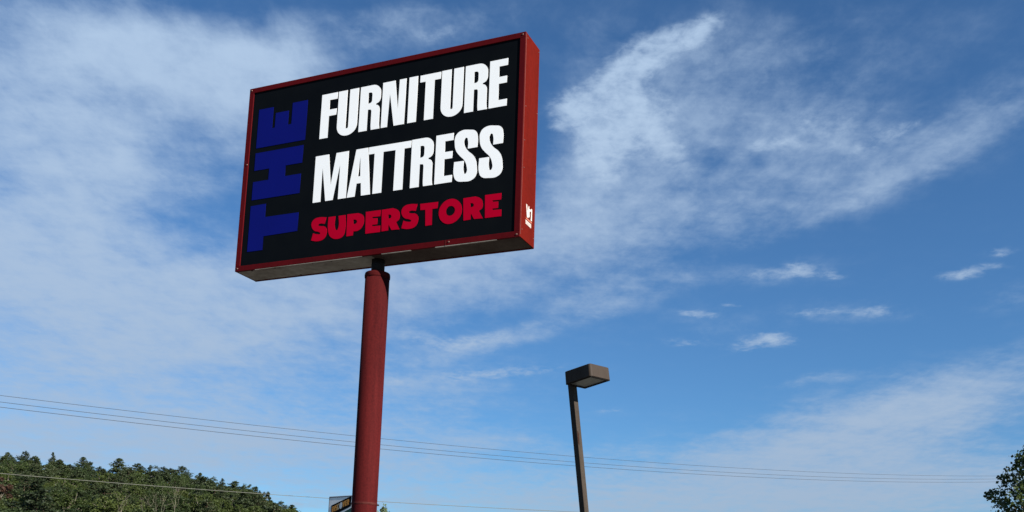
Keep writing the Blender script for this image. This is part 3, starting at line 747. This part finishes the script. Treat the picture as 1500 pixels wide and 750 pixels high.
LAB = {'pine': 'dark green pine in the dense woods covering the hillside',
       'oak': 'mid green broadleaf tree in the dense woods covering the hillside',
       'lime': 'light yellowish green broadleaf tree in the woods covering the hillside'}
GRP = {'pine': 'pines within the hillside woods', 'oak': 'mid green trees within the hillside woods', 'lime': 'yellowish trees within the hillside woods'}
d = 226.0
row = 0
count = 0
while d < 424:
    stepm = 5.6 + (d < 300) * .8
    az = -29.2 + (row % 2) * .5
    while az < -10.6:
        a = az + random.uniform(-.25, .25); dd = d + random.uniform(-6, 6)
        zb = hill_z(a, dd) - .4
        t = (dd - D0) / (D1_ - D0)
        if t > .70: kind = random.choices(['pine', 'oak', 'lime'], [.62, .33, .05])[0]
        elif t > .42: kind = random.choices(['pine', 'oak', 'lime'], [.52, .34, .14])[0]
        else: kind = random.choices(['pine', 'oak', 'lime'], [.30, .45, .25])[0]
        h = random.uniform(8.5, 13.5) if kind != 'pine' else random.uniform(10, 15.5)
        cap = 1.6 + dd * math.tan(R(sky_el(a) + .02)) - zb
        h = min(h * random.uniform(.85, 1.15), max(cap * random.uniform(.8, 1.0), 3.5))
        topel = math.degrees(math.atan2(zb + h - 1.6, dd))
        bottom_el = 3.86 + (a + 26.6) * .061
        if topel > bottom_el - .25 and h > 3.4:
            w = random.uniform(.75, 1.35) * (1.0 if t > .5 else 1.2)
            first(kind, bearing(a, dd, zb), random.uniform(0, 6.28), (w, w, h / PH), LAB[kind], GRP[kind]); count += 1
        az += math.degrees(stepm / d) * random.uniform(.85, 1.15)
    d += 13.5 * random.uniform(.9, 1.1) * (1 + (d < 300) * .25); row += 1
print('hillside trees', count)

# pale leafless trees showing through the lower woods
def bare_tree(h, spread, seed):
    rg = np.random.default_rng(seed); limbs = []
    def grow(p, d, ln, r, lev):
        q = p + d * ln
        m = (p + q) / 2 + rg.normal(size=3) * ln * .06
        limbs.append(([tuple(p), tuple(m), tuple(q)], [r, r * .8, r * .6]))
        if lev == 0: return
        for _ in range(2 if lev > 1 else 3):
            nd = d + rg.normal(size=3) * spread; nd[2] = abs(nd[2]) + .25; nd /= np.linalg.norm(nd)
            grow(q, nd, ln * rg.uniform(.55, .8), r * .6, lev - 1)
    grow(np.zeros(3), np.array([0, 0, 1.]), h * .36, .075, 4)
    return limbs
for k, (az, el, dd, h, lab) in enumerate((
        (-20.85, 5.42, 232, 11.5, 'bare pale forked tree low in the woods, leftmost of the leafless ones'),
        (-19.55, 5.42, 236, 11, 'bare pale tree with thin upright limbs, middle of the leafless group'),
        (-18.95, 5.48, 228, 11, 'bare pale tree leaning right, beside the tallest leafless tree'),
        (-18.10, 5.85, 238, 13, 'tallest bare pale tree, rightmost of the leafless ones low in the woods'))):
    z = 1.6 + dd * math.tan(R(el)) - h
    t = empty('bare_tree', bearing(az, dd, z), k * 1.3, lab, 'tree', 'pale leafless trees')
    link(bpy.data.objects.new('trunk', branch_mesh('trunk', bare_tree(h, .46, 30 + k), PALE_BARK, 5)), t)
# rusty tree at the left border
dd = 225
t = tree_thing('dying_tree', broadleaf(11, 6.0, 30, 2000, .45, .1), RUST_LEAF, GREY_BARK, bearing(-26.9, dd, 1.6 + dd * math.tan(R(6.02)) - 11), .4, 1.0,
               'rusty brown dying tree at the left border of the woods', 'tree', None)

# near tree at the right border
def near_tree(h, w, leaf, nclump, per, low, seed):
    global RNG
    RNG = np.random.default_rng(seed)
    limbs = [([(0, 0, 0), (.03, 0, h * .4), (0, .02, h * .96)], [.11, .07, .012])]
    cent = []
    for k in range(nclump):
        t = RNG.uniform(low, 1.0)
        prof = (1 - ((t - .38) / .64) ** 2) if t > .38 else 1 - ((.38 - t) / .5) ** 2
        rad = w * .5 * max(.05, prof) ** .8
        a = RNG.uniform(0, 6.283); q = rad * math.sqrt(RNG.uniform(.12, 1.0))
        c = np.array([math.cos(a) * q, math.sin(a) * q, h * t])
        s = np.array([0, 0, max(h * .12, c[2] - q * 1.0 - .2)])
        limbs.append(([tuple(s), tuple((s + c) / 2 + [0, 0, -.04]), tuple(c)], [.022, .014, .005]))
        r = RNG.uniform(.08, .19)
        cent.append(c + np.clip(RNG.normal(size=(per, 3)), -1.5, 1.5) * r * np.array([.8, .8, 1.0]))
    return np.concatenate(cent), leaf, limbs
dt = 32.0
spec = near_tree(6.7, 4.5, .105, 480, 36, .16, 5)
tp_ = bearing(28.15, dt, 0)
tree_thing('street_tree', spec, PEAR_LEAF, GREY_BARK, tp_, .8, 1.0, 'dark leafy tree rising into the lower right corner, close to the camera', 'tree', None)
# slim young tree whose tip shows beside the red pole
dy = 36.0
hy = 1.6 + dy * math.tan(R(5.24))
spec = near_tree(hy - .35, 1.2, .10, 130, 12, .2, 9)
tip = np.array([0, 0, hy - .06]) + RNG.normal(size=(44, 3)) * [.05, .05, .09]
tip2 = np.array([.11, -.02, hy - .12]) + RNG.normal(size=(16, 3)) * [.045, .04, .03]
spec = (np.concatenate([spec[0], tip, tip2]), .10, spec[2])
tree_thing('young_tree', spec, SHOOT_LEAF, GREY_BARK, bearing(-7.10, dy, 0), 0, 1.0, 'young tree with only its leafy tip showing just right of the red pole', 'tree', None)

# ------------------------------------------------------------------ sky with cirrus banks
SUN_EL, SUN_AZ = 31.5, 130.8          # compass bearing clockwise from +Y
world = bpy.data.worlds.new('World'); S.world = world; world.use_nodes = True
nt = world.node_tree; N = nt.nodes.new; L = nt.links.new
bg = nt.nodes['Background']
sky = N('ShaderNodeTexSky'); sky.sky_type = 'NISHITA'; sky.sun_disc = False
sky.sun_elevation = R(SUN_EL); sky.sun_rotation = R(SUN_AZ)
sky.air_density = 1.0; sky.dust_density = 0.25; sky.ozone_density = 3.5; sky.altitude = 300
def M(op, a=None, b=None, c=None):
    n = N('ShaderNodeMath'); n.operation = op
    for i, v in enumerate((a, b, c)):
        if v is None: continue
        if isinstance(v, (int, float)): n.inputs[i].default_value = v
        else: L(v, n.inputs[i])
    return n.outputs[0]
tc = N('ShaderNodeTexCoord'); sep = N('ShaderNodeSeparateXYZ'); L(tc.outputs['Generated'], sep.inputs[0])
X_, Y_, Z_ = sep.outputs
AZ = M('MULTIPLY', M('ARCTAN2', X_, Y_), 57.29578)
EL = M('MULTIPLY', M('ARCSINE', Z_), 57.29578)
# position on a level cloud deck (perspective flattens it towards the horizon)
zc = M('MAXIMUM', M('ADD', Z_, .10), .03)
deck = N('ShaderNodeCombineXYZ'); L(M('DIVIDE', X_, zc), deck.inputs[0]); L(M('DIVIDE', Y_, zc), deck.inputs[1])
def noise(vec, scale, detail, rough=.55, dist=0.0, rot=0.0, sc=(1, 1, 1), off=(0, 0, 0), lac=2.0):
    mp = N('ShaderNodeMapping'); mp.inputs['Rotation'].default_value = (0, 0, R(rot)); mp.inputs['Scale'].default_value = sc; mp.inputs['Location'].default_value = off
    L(vec, mp.inputs['Vector'])
    n = N('ShaderNodeTexNoise'); n.inputs['Scale'].default_value = scale; n.inputs['Detail'].default_value = detail
    n.inputs['Roughness'].default_value = rough; n.inputs['Distortion'].default_value = dist; n.inputs['Lacunarity'].default_value = lac
    L(mp.outputs[0], n.inputs['Vector'])
    return n
ang = N('ShaderNodeCombineXYZ'); L(AZ, ang.inputs[0]); L(EL, ang.inputs[1])
# ragged, wind-drawn edges: bend the bearing/elevation lookup with noise before reading the banks
wp = noise(deck.outputs[0], 2.2, 6, .6)
wv = N('ShaderNodeVectorMath'); wv.operation = 'SUBTRACT'; L(wp.outputs['Color'], wv.inputs[0]); wv.inputs[1].default_value = (.5, .5, .5)
ws = N('ShaderNodeVectorMath'); ws.operation = 'MULTIPLY'; L(wv.outputs[0], ws.inputs[0]); ws.inputs[1].default_value = (4.2, 2.2, 0)
wa = N('ShaderNodeVectorMath'); wa.operation = 'ADD'; L(ang.outputs[0], wa.inputs[0]); L(ws.outputs[0], wa.inputs[1])
wb = N('ShaderNodeVectorMath'); wb.operation = 'MULTIPLY_ADD'; L(wv.outputs[0], wb.inputs[0]); wb.inputs[1].default_value = (3.0, 1.8, 0)
L(ang.outputs[0], wb.inputs[2])
def banks(lst, vec):
    """sum of soft elliptical banks; each takes the running sum along as z (scaled away) so they are evaluated one after another"""
    sp = N('ShaderNodeSeparateXYZ'); L(vec, sp.inputs[0])
    tot = None
    for az, el, a, bb, rt, amp in lst:
        cb = N('ShaderNodeCombineXYZ'); L(sp.outputs[0], cb.inputs[0]); L(sp.outputs[1], cb.inputs[1])
        if tot is not None: L(tot, cb.inputs[2])
        mp = N('ShaderNodeMapping'); mp.vector_type = 'TEXTURE'
        mp.inputs['Location'].default_value = (az, el, 0); mp.inputs['Rotation'].default_value = (0, 0, R(rt)); mp.inputs['Scale'].default_value = (a, bb, 1e5)
        L(cb.outputs[0], mp.inputs['Vector'])
        dp = N('ShaderNodeVectorMath'); dp.operation = 'DOT_PRODUCT'; L(mp.outputs[0], dp.inputs[0]); L(mp.outputs[0], dp.inputs[1])
        g = M('MULTIPLY', M('EXPONENT', M('MULTIPLY', dp.outputs['Value'], -1.0)), amp)
        tot = g if tot is None else M('ADD', tot, g)
    return tot
def smooth(v, lo, hi, top):
    mr = N('ShaderNodeMapRange'); mr.interpolation_type = 'SMOOTHSTEP'
    mr.inputs['From Min'].default_value = lo; mr.inputs['From Max'].default_value = hi; mr.inputs['To Max'].default_value = top
    L(v, mr.inputs['Value']); return mr.outputs[0]
n_big = noise(deck.outputs[0], 2.1, 8, .58, .15, 25, (1, 1, 1)).outputs[0]
n_mid = noise(deck.outputs[0], 6.0, 5, .6, .15, 10, (1, .75, 1), (3, 1, 0)).outputs[0]
n_rip = noise(deck.outputs[0], 17.0, 6, .64, .15, -20, (1, .7, 1)).outputs[0]
n_str = noise(deck.outputs[0], 3.2, 8, .62, .1, 35, (.35, 2.2, 1)).outputs[0]
n_puf = noise(deck.outputs[0], 32.0, 6, .6, .4, 0, (1, 1, 1)).outputs[0]
tex = M('ADD', M('ADD', M('MULTIPLY', n_big, .20), M('MULTIPLY', n_rip, .30)), M('ADD', M('MULTIPLY', n_str, .22), M('MULTIPLY', n_mid, .28)))
cover = M('MINIMUM', banks(CLOUD_BANKS, wa.outputs[0]), 1.1)
veil = M('ADD', cover, M('MULTIPLY', M('SUBTRACT', tex, .505), 3.0))
veil = M('MULTIPLY', veil, M('MINIMUM', M('MULTIPLY_ADD', cover, 1.8, .25), 1.0))
a_veil = smooth(veil, -.02, 1.35, .86)
pc = M('MINIMUM', banks(CLOUD_PUFFS, wb.outputs[0]), 1.25)
puff = M('ADD', pc, M('MULTIPLY', M('SUBTRACT', M('ADD', M('MULTIPLY', n_puf, .42), M('ADD', M('MULTIPLY', n_rip, .33), M('MULTIPLY', n_mid, .25))), .5), 4.2))
puff = M('MULTIPLY', puff, M('MINIMUM', M('MULTIPLY', pc, 2.5), 1.0))
a_puff = smooth(puff, -.05, 1.75, .86)
alpha = M('SUBTRACT', 1.0, M('MULTIPLY', M('SUBTRACT', 1.0, a_veil), M('SUBTRACT', 1.0, a_puff)))
# cloud whiteness: brighter low in the sky than overhead, as in the air light behind it
cl = N('ShaderNodeMix'); cl.data_type = 'RGBA'
cl.inputs['A'].default_value = (2.9, 3.6, 4.65, 1); cl.inputs['B'].default_value = (4.3, 5.65, 7.4, 1)
L(M('MULTIPLY', EL, 1 / 35), cl.inputs['Factor'])
tint = N('ShaderNodeMix'); tint.data_type = 'RGBA'; tint.blend_type = 'MULTIPLY'; tint.inputs['Factor'].default_value = 1.0
L(sky.outputs[0], tint.inputs['A']); tint.inputs['B'].default_value = (.485, .775, .985, 1)   # fixed blue tint over the sky model's colour
mixc = N('ShaderNodeMix'); mixc.data_type = 'RGBA'
L(alpha, mixc.inputs['Factor']); L(tint.outputs['Result'], mixc.inputs['A']); L(cl.outputs['Result'], mixc.inputs['B'])
L(mixc.outputs['Result'], bg.inputs['Color'])
bg.inputs['Strength'].default_value = .059
world.cycles.sampling_method = 'MANUAL'; world.cycles.sample_map_resolution = 1024

sun = bpy.data.lights.new('sun', 'SUN'); sun.energy = 5.0; sun.angle = R(.53); sun.color = (1.0, .95, .87)
so = link(bpy.data.objects.new('sun', sun))
sd = Vector((math.sin(R(SUN_AZ)) * math.cos(R(SUN_EL)), math.cos(R(SUN_AZ)) * math.cos(R(SUN_EL)), math.sin(R(SUN_EL))))
so.rotation_euler = sd.to_track_quat('Z', 'Y').to_euler(); so.location = sd * 60

# ------------------------------------------------------------------ camera
cam = bpy.data.cameras.new('camera'); co = link(bpy.data.objects.new('camera', cam))
F_PX, PY, PITCH, ROLL = 1486.17, 615.82, .18187, .03171
cam.sensor_width = 36; cam.lens = F_PX / 1500 * 36
cam.shift_y = (PY - 375) / 1500
cam.clip_start = .1; cam.clip_end = 20000
cp, sp = math.cos(PITCH), math.sin(PITCH)
fwd = Vector((0, cp, sp)); up0 = Vector((0, -sp, cp)); rt0 = Vector((1, 0, 0))
rt = rt0 * math.cos(ROLL) + up0 * math.sin(ROLL); up = up0 * math.cos(ROLL) - rt0 * math.sin(ROLL)
m3 = Matrix((rt, up, -fwd)).transposed()
co.matrix_world = Matrix.Translation((0, 0, 1.6)) @ m3.to_4x4()
S.camera = co

S.render.engine = 'CYCLES'
S.view_settings.view_transform = 'Standard'; S.view_settings.look = 'None'; S.view_settings.gamma = 1.0
S.view_settings.use_curve_mapping = False
S.view_settings.exposure = 1.05
S.cycles.max_bounces = 8; S.cycles.use_denoising = True
S.render.film_transparent = False
